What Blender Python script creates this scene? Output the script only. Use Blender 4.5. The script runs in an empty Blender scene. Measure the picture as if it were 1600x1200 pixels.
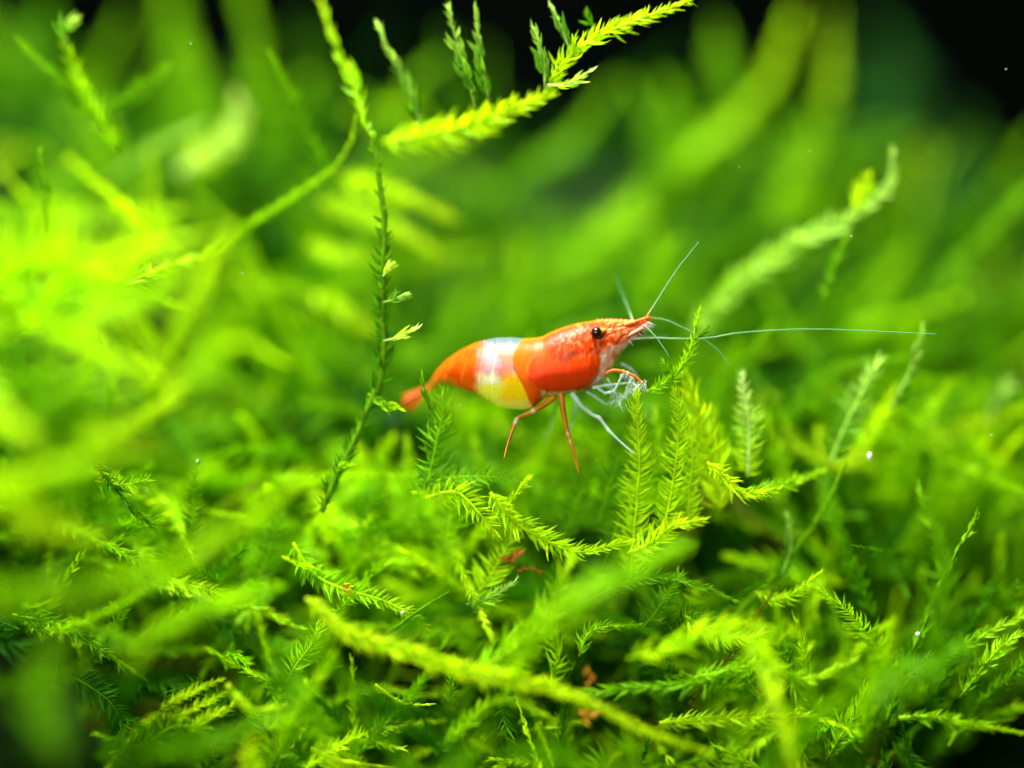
import bpy, math, random
import numpy as np
from mathutils import Vector, Matrix, noise

random.seed(7)
rng = np.random.default_rng(7)
scene = bpy.context.scene
col = scene.collection
scene.unit_settings.system = 'METRIC'
scene.unit_settings.scale_length = 0.005          # 1 unit = 5 mm: a macro view of a two centimetre shrimp

# ------------------------------------------------------------------ camera
CAM_D = 30.0
cam_data = bpy.data.cameras.new('camera')
cam = bpy.data.objects.new('camera', cam_data); col.objects.link(cam)
cam.location = (0, -CAM_D, 0); cam.rotation_euler = (math.radians(90), 0, 0)
cam_data.sensor_width = 36; cam_data.lens = 36 * CAM_D / 16.0
cam_data.clip_start = 0.5; cam_data.clip_end = 300
cam_data.dof.use_dof = True
cam_data.dof.focus_distance = CAM_D - 0.25
cam_data.dof.aperture_fstop = cam_data.lens * 0.001 / 4.5
cam_data.dof.aperture_blades = 0
scene.camera = cam

# ------------------------------------------------------------------ world and lamps
world = bpy.data.worlds.new('World'); scene.world = world; world.use_nodes = True
wb = world.node_tree.nodes['Background']
wb.inputs[0].default_value = (0.5, 0.8, 0.3, 1); wb.inputs[1].default_value = 0.09

def area(name, loc, target, size, power, colour):
    d = bpy.data.lights.new(name, 'AREA'); d.shape = 'RECTANGLE'; d.size = size[0]; d.size_y = size[1]
    d.energy = power; d.color = colour
    o = bpy.data.objects.new(name, d); col.objects.link(o); o.location = loc
    o.rotation_euler = (Vector(target) - Vector(loc)).to_track_quat('-Z', 'Y').to_euler()
    return o
area('aquarium_lamp', (-6, -3, 32), (0, 2, -1), (14, 7), 50000, (1.0, 1.0, 0.84))
area('front_fill', (-12, -32, 9), (-1, 1, -1.5), (7, 7), 9500, (1.0, 1.0, 0.88))  # unseen fill added from the front left to brighten shrimp and near moss

scene.view_settings.view_transform = 'Standard'
scene.view_settings.look = 'None'
scene.view_settings.exposure = 0.18
scene.view_settings.gamma = 1.0
scene.cycles.max_bounces = 8
scene.cycles.transmission_bounces = 6
scene.cycles.transparent_max_bounces = 8

# ------------------------------------------------------------------ placing helpers
def P(px, py, y=0.0):
    s = (CAM_D + y) / CAM_D
    return np.array([(px - 800) / 100.0 * s, y, (600 - py) / 100.0 * s])

def spline(pts, n):
    """Catmull-Rom through pts, n samples evenly spaced by arc length."""
    p = np.asarray(pts, float)
    if len(p) == 2:
        return p[0] + (p[1] - p[0]) * np.linspace(0, 1, n)[:, None]
    q = np.vstack([2 * p[0] - p[1], p, 2 * p[-1] - p[-2]])
    out = []
    for i in range(1, len(q) - 2):
        t = np.linspace(0, 1, 24, endpoint=False)[:, None]
        a, b, c, d = q[i - 1], q[i], q[i + 1], q[i + 2]
        out.append(0.5 * (2 * b + (c - a) * t + (2 * a - 5 * b + 4 * c - d) * t ** 2 + (3 * b - a - 3 * c + d) * t ** 3))
    out.append(p[-1:])
    c = np.vstack(out)
    L = np.concatenate([[0], np.cumsum(np.linalg.norm(np.diff(c, axis=0), axis=1))])
    s = np.linspace(0, L[-1], n)
    return np.stack([np.interp(s, L, c[:, k]) for k in range(c.shape[1])], 1)

def arclen(pts):
    return float(np.linalg.norm(np.diff(pts, axis=0), axis=1).sum())

def unit(v):
    return v / np.maximum(np.linalg.norm(v, axis=-1, keepdims=True), 1e-9)

def tube(c, r, sides=6, closed=True):
    """swept tube as (verts, faces)"""
    c = np.asarray(c, float); n = len(c)
    r = np.broadcast_to(np.asarray(r, float), (n,))
    T = unit(np.gradient(c, axis=0))
    up = np.array([0.13, 1.0, 0.07])
    A = unit(np.cross(T, up)); B = np.cross(T, A)
    ang = np.linspace(0, 2 * math.pi, sides, endpoint=False)
    v = (c[:, None] + r[:, None, None] * (np.cos(ang)[None, :, None] * A[:, None] + np.sin(ang)[None, :, None] * B[:, None])).reshape(-1, 3)
    f = []
    for i in range(n - 1):
        for k in range(sides):
            k2 = (k + 1) % sides
            f.append((i * sides + k, i * sides + k2, (i + 1) * sides + k2, (i + 1) * sides + k))
    if closed:
        f.append(tuple(range(sides))[::-1]); f.append(tuple((n - 1) * sides + k for k in range(sides)))
    return v, f

class Bag:
    """collects geometry for ONE mesh"""
    def __init__(self):
        self.v = []; self.f = []; self.c = []; self.n = 0
    def add(self, v, f, colour=None):
        self.v.append(v)
        self.f.extend([tuple(i + self.n for i in q) for q in f])
        if colour is not None:
            colour = np.asarray(colour, float)
            self.c.append(np.broadcast_to(colour, (len(v), 3)) if colour.ndim == 1 else colour)
        self.n += len(v)
    def mesh(self, name, mat, smooth=True):
        me = bpy.data.meshes.new(name)
        V = np.vstack(self.v)
        me.from_pydata(V.tolist(), [], self.f)
        if self.c:
            cc = np.vstack(self.c)
            at = me.attributes.new('tone', 'FLOAT_COLOR', 'POINT')
            at.data.foreach_set('color', np.hstack([cc, np.ones((len(cc), 1))]).astype(np.float32).ravel())
        if smooth:
            me.polygons.foreach_set('use_smooth', np.ones(len(me.polygons), bool))
        me.materials.append(mat); me.update()
        return me

def link(name, me, parent=None):
    o = bpy.data.objects.new(name, me); col.objects.link(o)
    if parent is not None:
        o.parent = parent
    return o

def empty(name, loc=(0, 0, 0)):
    o = bpy.data.objects.new(name, None); col.objects.link(o); o.location = loc
    o.empty_display_size = 0.1
    return o

def tag(o, label, cat, group=None):
    o['label'] = label; o['category'] = cat
    if group: o['group'] = group
    return o

# ------------------------------------------------------------------ materials
def new_mat(name):
    m = bpy.data.materials.new(name); m.use_nodes = True
    nt = m.node_tree; nt.nodes.clear()
    return m, nt, nt.nodes, nt.links

def leaf_material(name, source):
    """thin translucent moss leaf; pigment from the object colour or the 'tone' attribute"""
    m, nt, N, L = new_mat(name)
    out = N.new('ShaderNodeOutputMaterial')
    if source == 'object':
        src = N.new('ShaderNodeObjectInfo'); cs = src.outputs['Color']
    else:
        src = N.new('ShaderNodeAttribute'); src.attribute_name = 'tone'; cs = src.outputs['Color']
    tc = N.new('ShaderNodeTexCoord')
    geo = N.new('ShaderNodeNewGeometry')
    nz = N.new('ShaderNodeTexNoise'); nz.inputs['Scale'].default_value = 9.0; nz.inputs['Detail'].default_value = 3
    L.new(geo.outputs['Position'], nz.inputs['Vector'])
    mr = N.new('ShaderNodeMapRange'); mr.inputs[1].default_value = 0.3; mr.inputs[2].default_value = 0.7
    mr.inputs[3].default_value = 0.72; mr.inputs[4].default_value = 1.2
    L.new(nz.outputs[0], mr.inputs[0])
    mul = N.new('ShaderNodeMix'); mul.data_type = 'RGBA'; mul.blend_type = 'MULTIPLY'; mul.inputs[0].default_value = 1
    L.new(cs, mul.inputs[6]); L.new(mr.outputs[0], mul.inputs[7])
    pb = N.new('ShaderNodeBsdfPrincipled')
    pb.inputs['Roughness'].default_value = 0.42
    pb.inputs['Specular IOR Level'].default_value = 0.08
    L.new(mul.outputs[2], pb.inputs['Base Color'])
    tr = N.new('ShaderNodeBsdfTranslucent')
    br = N.new('ShaderNodeMix'); br.data_type = 'RGBA'; br.blend_type = 'MULTIPLY'; br.inputs[0].default_value = 1
    br.inputs[7].default_value = (1.35, 1.3, 0.5, 1)
    L.new(mul.outputs[2], br.inputs[6]); L.new(br.outputs[2], tr.inputs['Color'])
    mx = N.new('ShaderNodeMixShader'); mx.inputs[0].default_value = 0.44
    L.new(pb.outputs[0], mx.inputs[1]); L.new(tr.outputs[0], mx.inputs[2])
    L.new(mx.outputs[0], out.inputs[0])
    return m

MAT_LEAF_OBJ = leaf_material('moss_leaf_single', 'object')
MAT_LEAF = leaf_material('moss_leaf', 'tone')

def simple(name, colour, rough=0.5, spec=0.3, noise_scale=None, dark=0.6, sss=0.0, alpha=1.0):
    m, nt, N, L = new_mat(name)
    out = N.new('ShaderNodeOutputMaterial'); pb = N.new('ShaderNodeBsdfPrincipled')
    pb.inputs['Roughness'].default_value = rough; pb.inputs['Specular IOR Level'].default_value = spec
    pb.inputs['Base Color'].default_value = (*colour, 1)
    if noise_scale:
        tc = N.new('ShaderNodeTexCoord'); nz = N.new('ShaderNodeTexNoise')
        nz.inputs['Scale'].default_value = noise_scale; nz.inputs['Detail'].default_value = 4
        L.new(tc.outputs['Object'], nz.inputs['Vector'])
        cr = N.new('ShaderNodeValToRGB')
        cr.color_ramp.elements[0].position = 0.35; cr.color_ramp.elements[0].color = (*[c * dark for c in colour], 1)
        cr.color_ramp.elements[1].position = 0.65; cr.color_ramp.elements[1].color = (*colour, 1)
        L.new(nz.outputs[0], cr.inputs[0]); L.new(cr.outputs[0], pb.inputs['Base Color'])
    if sss:
        pb.inputs['Subsurface Weight'].default_value = sss
        pb.inputs['Subsurface Radius'].default_value = (0.12, 0.05, 0.03)
        pb.inputs['Subsurface Scale'].default_value = 1.0
    if alpha < 1:
        tp = N.new('ShaderNodeBsdfTransparent'); mx = N.new('ShaderNodeMixShader'); mx.inputs[0].default_value = alpha
        L.new(tp.outputs[0], mx.inputs[1]); L.new(pb.outputs[0], mx.inputs[2]); L.new(mx.outputs[0], out.inputs[0])
    else:
        L.new(pb.outputs[0], out.inputs[0])
    return m

# ------------------------------------------------------------------ moss leaves
def leaf_template(curl, fold, fine=True):
    """leaf along +x (length 1), blade width in y, curled towards +y, folded in z"""
    if fine:
        us = [0.16, 0.42, 0.72]; ws = [0.72, 1.0, 0.55]
        v = [(0, 0, 0)]
        for u, w in zip(us, ws):
            cy = curl * u * u; cz = 0.10 * u * u
            v += [(u, cy + 0.5 * w, cz + fold * w), (u, cy, cz), (u, cy - 0.5 * w, cz + fold * w)]
        v.append((1.0 - 0.25 * curl * curl, curl, 0.16))
        f = [(0, 2, 1), (0, 3, 2)]
        for k in (0, 1):
            a = 1 + 3 * k
            f += [(a, a + 1, a + 4, a + 3), (a + 1, a + 2, a + 5, a + 4)]
        f += [(7, 8, 10), (8, 9, 10)]
    else:
        v = [(0, 0, 0), (0.4, curl * .16 + 0.5, 0.04), (0.45, curl * .16 - 0.5, 0.04), (1, curl, 0.12)]
        f = [(0, 2, 3, 1)]
    return np.array(v, float), f

TPL = [leaf_template(c, fo) for c, fo in ((0.24, .3), (0.42, .42), (0.64, .25), (0.08, .35))]
TPL_LOW = leaf_template(0.3, 0, False)

STYLES = {   # base angle deg, roll spread deg, width/length, spacing in leaf lengths, curl sign, taper
    'feather': dict(a=70, roll=26, w=0.14, sp=0.13, tip=0.55),
    'brush':   dict(a=52, roll=70, w=0.16, sp=0.12, tip=0.6),
    'plume':   dict(a=60, roll=55, w=0.16, sp=0.10, tip=0.7),
    'scale':   dict(a=34, roll=85, w=0.34, sp=0.36, tip=0.6),
    'beads':   dict(a=54, roll=85, w=0.28, sp=0.22, tip=0.4),
    'bud':     dict(a=34, roll=80, w=0.30, sp=0.26, tip=0.9),
}

def frond_frames(pts, leaf, style, roll0=0.0, face=(0, -1, 0)):
    """positions, frames and lengths of every leaf on one frond"""
    st = STYLES[style]
    Ln = arclen(pts)
    n = max(6, int(Ln / (leaf * st['sp'])))
    c = spline(pts, n * 2 + 1)
    T = unit(np.gradient(c, axis=0))
    idx = np.arange(2, n * 2)
    t = idx / (n * 2.0)
    base = c[idx]; T = T[idx]
    F = np.asarray(face, float) + rng.normal(0, 0.10, 3)
    S = unit(np.cross(T, F[None]))
    Nn = np.cross(S, T)
    if roll0:
        S, Nn = S * math.cos(roll0) + Nn * math.sin(roll0), Nn * math.cos(roll0) - S * math.sin(roll0)
    side = np.where(idx % 2 == 0, 1.0, -1.0)
    phi = np.radians(rng.uniform(-st['roll'], st['roll'], len(idx)))
    out = (side * np.cos(phi))[:, None] * S + np.sin(phi)[:, None] * Nn
    a = np.radians(st['a'] * (1 - st['tip'] * t ** 4) + rng.normal(0, 10, len(idx)))
    D = unit(np.cos(a)[:, None] * T + np.sin(a)[:, None] * out)
    Y = unit(T - (T * D).sum(1)[:, None] * D)                # curl towards the frond tip
    Z = np.cross(D, Y)
    tw = np.radians(rng.normal(0, 24, len(idx)))             # each leaf twists a little
    Y, Z = np.cos(tw)[:, None] * Y + np.sin(tw)[:, None] * Z, np.cos(tw)[:, None] * Z - np.sin(tw)[:, None] * Y
    size = leaf * (0.62 + 0.38 * np.sin(np.clip(t * 1.25 + 0.12, 0, 1) * math.pi) ** 0.7) * rng.uniform(0.66, 1.2, len(idx))
    size = np.where(rng.random(len(idx)) < 0.05, size * 0.45, size)
    size = np.where(t > 0.9, size * 0.85, size)
    return base, D, Y, Z, size, st['w'], t

def tone_at(tone, t, n, spread=0.16):
    """leaf pigment: (colour at base, colour at tip) blended along the frond, with per leaf variation"""
    a, b = np.array(tone[0]), np.array(tone[1])
    k = (np.clip(t, 0, 1) ** 2)[:, None]
    c = a * (1 - k) + b * k
    return np.clip(c * rng.uniform(1 - spread, 1 + spread, (n, 1)) * rng.uniform(0.93, 1.07, (n, 3)), 0.001, 0.98)

def leaves_into(bag, frames, tone, fine):
    base, D, Y, Z, size, w, t = frames
    n = len(base)
    cc = tone_at(tone, t, n)
    if fine:
        groups = [(TPL[k], np.arange(n) % 4 == k) for k in range(4)]
    else:
        groups = [(TPL_LOW, np.ones(n, bool))]
    for (tv, tf), mk in groups:
        m = int(mk.sum())
        if not m: continue
        ww = w * size[mk] * (1.0 if fine else 1.35)
        V = base[mk][:, None] + tv[None, :, 0:1] * (D[mk] * size[mk][:, None])[:, None]
        # width part and curl part scale differently: the curl follows the length, the blade follows the width
        curl_y = tv[:, 1].copy(); blade = np.zeros(len(tv))
        if fine:
            for k in (1, 4, 7):
                cy = tv[k + 1, 1]
                for j, sgn in ((k, 1), (k + 2, 1)):
                    blade[j] = tv[j, 1] - cy; curl_y[j] = cy
        else:
            blade[1] = .5; blade[2] = -.5; curl_y[1] -= .5; curl_y[2] += .5
        V = V + (curl_y[None, :, None] * (Y[mk] * size[mk][:, None])[:, None]
                 + blade[None, :, None] * (Y[mk] * ww[:, None])[:, None]
                 + tv[None, :, 2:3] * (Z[mk] * (ww if fine else size[mk] * .4)[:, None])[:, None])
        nv = len(tv)
        off = np.arange(m) * nv
        fs = []
        for q in tf:
            qa = np.array(q)
            fs.append((off[:, None] + qa[None]).tolist())
        faces = [tuple(x) for g in fs for x in g]
        bag.add(V.reshape(-1, 3), faces, np.repeat(cc[mk], nv, axis=0))

LEAF_MESH = {}
def leaf_mesh(k, w):
    """shared leaf mesh of unit length with the blade already w wide"""
    key = (k, w)
    if key not in LEAF_MESH:
        tv, tf = TPL[k]
        v = tv.copy()
        for a in (1, 4, 7):
            cy = tv[a + 1, 1]
            for j in (a, a + 2): v[j, 1] = cy + (tv[j, 1] - cy) * w
        v[:, 2] *= w * 1.0
        b = Bag(); b.add(v, tf)
        LEAF_MESH[key] = b.mesh('leaf', MAT_LEAF_OBJ)
    return LEAF_MESH[key]

N_LEAF_OBJECTS = 0
def leaf_objects(frames, tone, parent, origin, cap):
    global N_LEAF_OBJECTS
    base, D, Y, Z, size, w, t = frames
    n = len(base); cc = tone_at(tone, t, n)
    for i in range(min(n, cap)):
        o = bpy.data.objects.new('leaf', leaf_mesh(i % 4, w))
        col.objects.link(o)
        M = np.eye(4); s = size[i]
        M[:3, 0] = D[i] * s; M[:3, 1] = Y[i] * s; M[:3, 2] = Z[i] * s; M[:3, 3] = base[i] - origin
        o.matrix_local = Matrix(M.tolist())
        o.parent = parent
        o.color = (*cc[i], 1)
        N_LEAF_OBJECTS += 1

# pigments (young shoots are yellow green to nearly white, older growth deeper green)
G_DEEP = (0.014, 0.12, 0.001)
G_MID = (0.085, 0.29, 0.001)
G_LIME = (0.24, 0.56, 0.001)
G_YEL = (0.50, 0.82, 0.004)
G_GOLD = (0.64, 0.90, 0.005)
G_PALE = (0.60, 0.92, 0.16)
G_DARK = (0.012, 0.075, 0.004)
TONES = {
    'mid': (G_MID, G_LIME), 'lime': (G_LIME, G_YEL), 'yellow': (G_YEL, G_GOLD), 'pale': (G_LIME, G_PALE),
    'deep': (G_DEEP, G_MID), 'dark': (G_DARK, G_DEEP), 'fresh': (G_MID, G_PALE), 'white': (G_YEL, (0.75, 0.95, 0.35)),
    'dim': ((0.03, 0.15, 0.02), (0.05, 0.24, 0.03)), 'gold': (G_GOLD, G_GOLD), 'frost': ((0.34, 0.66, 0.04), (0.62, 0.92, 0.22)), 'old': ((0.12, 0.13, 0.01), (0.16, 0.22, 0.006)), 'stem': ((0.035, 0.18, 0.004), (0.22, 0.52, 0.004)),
}

def frond_thing(name, label, cat, strands, sharp=False, group=None):
    group = group or {'moss_frond': 'feathery moss fronds on the bank', 'moss_shoot': 'moss shoots on the bank', 'moss_branch': 'leafy moss branches'}.get(name)
    """one plant shoot: stem, side shoots and leaves.
    strands: list of (pts [(px,py)...], y0, y1, leaf px, style, tone, stem radius px[, roll])"""
    first = strands[0]
    def world(st):
        pts, y0, y1 = st[0], st[1], st[2]
        k = np.linspace(0, 1, len(pts))
        return np.array([P(p[0], p[1], y0 + (y1 - y0) * kk) for p, kk in zip(pts, k)])
    W0 = world(first)
    origin = W0[0]
    root = empty(name, tuple(origin))
    tag(root, label, cat, group)
    for si, st in enumerate(strands):
        pts, y0, y1, leaf, style, tone, rad = st[:7]
        leaf *= 1.28; rad *= 0.72 if style != 'scale' else 1.0
        roll = st[7] if len(st) > 7 else rng.uniform(-0.35, 0.35)
        W = world(st)
        c = spline(W, max(6, int(arclen(W) / 0.12)))
        c = c + np.cumsum(rng.normal(0, 0.004, c.shape), axis=0)
        tt = np.linspace(0, 1, len(c))
        b = Bag()
        v, f = tube(c - origin, rad / 100 * (1 - (0.25 if tone == 'stem' else 0.65) * tt), 6)
        tn = TONES[tone]
        sc = np.array(tn[1]) * (0.95 if style == 'feather' else .75) * (1 if tone == 'dark' else 1.0)
        b.add(v, f, np.clip(sc, 0, .95))
        part = link('stem' if si == 0 else 'side_shoot', b.mesh('stem', MAT_LEAF), root)
        fr = frond_frames(c, leaf / 100, style, roll)
        if sharp:
            leaf_objects(fr, tn, part, origin, 300)
        else:
            bb = Bag(); fr = (fr[0] - origin,) + fr[1:]
            leaves_into(bb, fr, tn, leaf * 1.0 > 14 and abs((y0 + y1) / 2) < 3)
            lv = link('foliage', bb.mesh('foliage', MAT_LEAF), part); lv['kind'] = 'stuff'
    return root

# ------------------------------------------------------------------ the moss bank: depth of its surface behind each picture point
def lerp_tab(x, tab):
    return np.interp(x, [a for a, b in tab], [b for a, b in tab])
def bank_depth(px, py):
    y = lerp_tab(py, [(0, 9.5), (300, 7.0), (500, 4.8), (620, 3.3), (700, 2.2), (780, 1.3), (900, 0.9), (1050, 0.4), (1250, -0.3)])
    left = 0.45 * np.clip((330 - px) / 330, 0, 1.3) * np.clip((py - 180) / 200, 0, 1) * np.clip((1000 - py) / 200, 0.0, 1)
    y = y - left * (y + 3.2) * 0.8
    right = np.clip((px - 1250) / 350, 0, 1) * np.clip((py - 500) / 100, 0, 1) * np.clip((1100 - py) / 250, 0, 1)
    return y + 1.8 * right
def bank_top(px):
    return lerp_tab(px, [(-400, 60), (0, 110), (120, 130), (300, 180), (450, 200), (600, 180), (850, 200), (1000, 190),
                         (1100, 200), (1250, 230), (1340, 290), (1420, 360), (1500, 370), (1600, 340), (2000, 300)])

# ------------------------------------------------------------------ setting: tank back wall, bank
m_back = simple('dark_glass', (0.0008, 0.0016, 0.0012), 0.9, 0.0)
b = Bag()
b.add(np.array([(-60, 34, -40), (60, 34, -40), (60, 34, 40), (-60, 34, 40), (-60, 34.5, -40), (60, 34.5, -40), (60, 34.5, 40), (-60, 34.5, 40)], float),
      [(0, 1, 2, 3), (7, 6, 5, 4), (0, 4, 5, 1), (2, 6, 7, 3), (1, 5, 6, 2), (0, 3, 7, 4)])
o = link('back_wall', b.mesh('back_wall', m_back, False)); o['kind'] = 'structure'

m_bank = simple('bank_soil', (0.008, 0.03, 0.003), 0.9, 0.1, 3.0, 0.4)
V = []; nx, ny = 90, 70
for j in range(ny):
    for i in range(nx):
        px = -500 + 2600 * i / (nx - 1)
        top = bank_top(px) + 70
        if j < 55:
            py = top + (1500 - top) * (1 - j / 54.0)
            y = bank_depth(px, py) + 3.4
            p = P(px, py, y)
        else:
            p = P(px, top, bank_depth(px, top) + 3.4); p = p + np.array([0, (j - 54) * 1.2, -0.02 * (j - 54)])
        q = Vector(p) * 0.7
        p = p + np.array([0, 0.9, 0.25]) * noise.noise(q) + np.array([0, .35, .2]) * noise.noise(q * 3)
        V.append(p)
F = [(j * nx + i, j * nx + i + 1, (j + 1) * nx + i + 1, (j + 1) * nx + i) for j in range(ny - 1) for i in range(nx - 1)]
b = Bag(); b.add(np.array(V), F)
o = link('ground', b.mesh('ground', m_bank)); o['kind'] = 'structure'

# ------------------------------------------------------------------ moss growing over the bank (nobody could count it)
def hue(px, py):
    """broad drifts of older and younger growth"""
    n = noise.noise(Vector((px / 260.0, py / 200.0, 3.1)))
    return n

def moss_mass(name, n, sampler, leaf_rng, len_rng, dens_fine, tones):
    bag = Bag()
    for k in range(n):
        px, py, y = sampler()
        h = hue(px, py)
        L = rng.uniform(*len_rng)
        ang = math.radians(rng.normal(70, 42)) if py < 720 else math.radians(rng.normal(80, 65))
        if px < 350 and py > 350 and rng.random() < .6: ang = math.radians(rng.normal(10, 25))
        if px > 850 and py < 620 and rng.random() < .6: ang = math.radians(rng.normal(48, 14))
        dy = rng.normal(-0.25, 0.35) * L
        d = np.array([math.cos(ang) * L, dy, math.sin(ang) * L])
        p0 = P(px, py, y)
        bend = rng.normal(0, 0.19, 3) * L * np.array([1, .6, 1])
        pts = np.array([p0 - d * .45, p0 + bend, p0 + d * .55 + rng.normal(0, .08, 3) * L + np.array([0, 0, -0.1 * L])])
        q = spline(pts, 8); sc_ = CAM_D / (CAM_D + q[:, 1])
        qx = 800 + 100 * q[:, 0] * sc_; qy = 600 - 100 * q[:, 2] * sc_
        if np.any(((qx < 120) & (qy > 1090)) | ((qx > 1530) & (qy > 1160))): continue
        if np.any((qx > 600) & (qx < 1080) & (qy > 420) & (qy < 700) & (q[:, 1] < 1.2)): continue
        if np.any((qx > 600) & (qx < 930) & (qy < 745) & (q[:, 1] < .5)): continue
        if name == 'moss_carpet' and abs(float(np.interp(qx.mean(), [478, 620, 820, 1110], [935, 1012, 1064, 1176])) - qy.mean()) < 90 and q[:, 1].min() < -1 and 430 < qx.mean() < 1150: continue
        if np.any((qx > 860) & (qx < 1250) & (qy > 560) & (qy < 840) & (q[:, 1] < 0.9)): continue
        if name != 'foreground_moss' and np.any((qy < 700) & (q[:, 1] < 1.0) & (qx > 250)): continue
        lf = rng.uniform(*leaf_rng)
        st = rng.choice(['feather', 'brush', 'plume', 'scale'], p=[.42, .28, .28, .02])
        fine = abs(y) < 1.3 and dens_fine
        c = spline(pts, 10)
        fr = frond_frames(c, lf, st, rng.uniform(-1.2, 1.2))
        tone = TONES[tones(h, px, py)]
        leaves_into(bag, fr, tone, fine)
        v, f = tube(c, 0.017 * (1 - 0.6 * np.linspace(0, 1, 10)), 4, False)
        bag.add(v, f, np.array(tone[0]) * .8 + np.array(tone[1]) * .3)
    o = link(name, bag.mesh(name, MAT_LEAF)); o['kind'] = 'stuff'
    return o

def near_sampler():
    while True:
        px = rng.uniform(-60, 1660); py = rng.uniform(690, 1290)
        if (px < 130 and py > 1040 - px * -0.6 and py > 1040) or (px > 1540 and py > 1170): continue
        n = noise.noise(Vector((px / 95.0, py / 80.0, 9.3)))
        if n < -0.08 and rng.random() < .85: continue
        y = bank_depth(px, py) + rng.uniform(-0.2, 1.6)
        y = max(y, 0.35)
        if 850 < px < 1250 and py < 860: y = max(y, 1.2)
        if rng.random() < .10 and py > 930: y = rng.uniform(-2.4, -.9)
        return px, py, y
def far_sampler():
    while True:
        px = rng.uniform(-150, 1800); py = rng.uniform(60, 800)
        if py < bank_top(px) + rng.uniform(-20, 60): continue
        n = noise.noise(Vector((px / 150.0, py / 120.0, 5.7)))
        if n < 0.02 and rng.random() < .9: continue
        y = bank_depth(px, py) + rng.uniform(-1.2, 1.6)
        if py < 780 and y < 1.8: y = 1.8 + rng.random()
        return px, py, y
def near_tones(h, px, py):
    r = rng.random() + h * 0.7
    return 'old' if r < -.12 else 'deep' if r < .22 else 'mid' if r < .50 else 'lime' if r < .78 else 'yellow'
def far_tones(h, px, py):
    r = rng.random() * .6 + h * 0.9 + (0.35 if px < 350 and py > 300 else 0) - (0.2 if py < 300 else 0) + .04  # stronger lamp light at the left is painted into the tones; deeper up top
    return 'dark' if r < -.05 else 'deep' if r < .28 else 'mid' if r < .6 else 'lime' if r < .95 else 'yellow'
def front_sampler():
    px = rng.uniform(-250, 230) if rng.random() < .8 else rng.uniform(-50, 330)
    return px, rng.uniform(330, 740), rng.uniform(-4.6, -1.6)
def front_tones(h, px, py):
    r = rng.random() + h * .5
    return 'mid' if r < .2 else 'lime' if r < .6 else 'yellow'
moss_mass('moss_carpet', 640, near_sampler, (0.24, 0.46), (1.4, 4.2), True, near_tones)
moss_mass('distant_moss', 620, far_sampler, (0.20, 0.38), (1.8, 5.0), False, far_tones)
moss_mass('foreground_moss', 52, front_sampler, (0.18, 0.30), (1.2, 3.0), False, front_tones)

# ------------------------------------------------------------------ moss shoots one can tell apart
MS, BR, FR = 'moss_shoot', 'moss_branch', 'moss_frond'
# --- sharp or nearly sharp, leaf by leaf
frond_thing('moss_plant', 'tall upright dark moss stem with small pointed leaves left of the shrimp tail', 'moss plant', [
    ([(566, 655), (592, 600), (598, 545), (596, 480), (597, 420), (596, 340), (586, 265), (574, 205)], 0.1, 0.1, 24, 'beads', 'stem', 7.0),
    ([(502, 800), (512, 775), (528, 735), (548, 695), (573, 640), (588, 600)], 0.1, 0.1, 22, 'brush', 'stem', 6.5),
    ([(576, 212), (560, 160), (542, 110), (520, 60), (501, 4)], 0.2, 1.0, 26, 'bud', 'lime', 3.5),
    ([(598, 432), (604, 424), (611, 414)], -.05, -.05, 18, 'bud', 'white', 2),
    ([(599, 473), (614, 468), (632, 460)], -.05, -.15, 23, 'bud', 'fresh', 2),
    ([(600, 533), (620, 528), (638, 520), (650, 512)], -.05, -.2, 25, 'bud', 'white', 2.5),
    ([(575, 615), (600, 632), (628, 640)], .1, -.1, 18, 'bud', 'lime', 1.5),
    ([(520, 735), (536, 728), (552, 726)], .1, -.2, 16, 'bud', 'lime', 1.5)], True)
frond_thing(BR, 'thick bright leafy branch reaching to the top edge with little upright side shoots', 'moss branch', [
    ([(600, 222), (680, 208), (740, 192), (800, 168), (850, 150), (872, 122)], 1.0, 0.0, 34, 'plume', 'yellow', 7),
    ([(660, 205), (642, 145), (615, 90), (590, 36)], 0.5, 0.3, 27, 'bud', 'fresh', 2.5),
    ([(742, 168), (724, 105), (709, 55), (697, 8)], 0.1, 0.1, 26, 'bud', 'fresh', 2.5),
    ([(764, 160), (754, 95), (742, 12)], 0.1, 0.1, 26, 'bud', 'fresh', 2.5),
    ([(852, 140), (850, 95), (833, 42)], 0, 0, 27, 'bud', 'fresh', 3),
    ([(858, 128), (885, 95), (912, 68), (960, 45), (1020, 22), (1110, -12)], 0, -.1, 25, 'brush', 'yellow', 4),
    ([(893, 84), (880, 50), (862, 10)], 0, 0, 27, 'bud', 'fresh', 3),
    ([(935, 50), (920, 30), (918, 14)], .1, .1, 18, 'bud', 'mid', 2),
    ([(856, 132), (888, 131), (925, 110)], -.1, -.1, 21, 'bud', 'white', 3)], True)
frond_thing(FR, 'feather shaped frond right below the shrimp feeding limbs with a pale midrib', 'moss frond', [
    ([(985, 900), (992, 820), (998, 740), (996, 670), (990, 606)], 0.0, -.1, 28, 'feather', 'yellow', 3.5, 0)], True)
frond_thing(FR, 'second feather shaped frond just right of the one under the feeding limbs', 'moss frond', [
    ([(1030, 850), (1048, 770), (1056, 700), (1058, 650), (1052, 606)], 0.0, -0.1, 26, 'feather', 'yellow', 3, 0.1)], True)
frond_thing(FR, 'broad brightest yellow green frond under the antennae with curled leaves', 'moss frond', [
    ([(1125, 800), (1112, 720), (1092, 650), (1066, 580)], 0.3, 0.15, 36, 'plume', 'gold', 4)], True)
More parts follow.
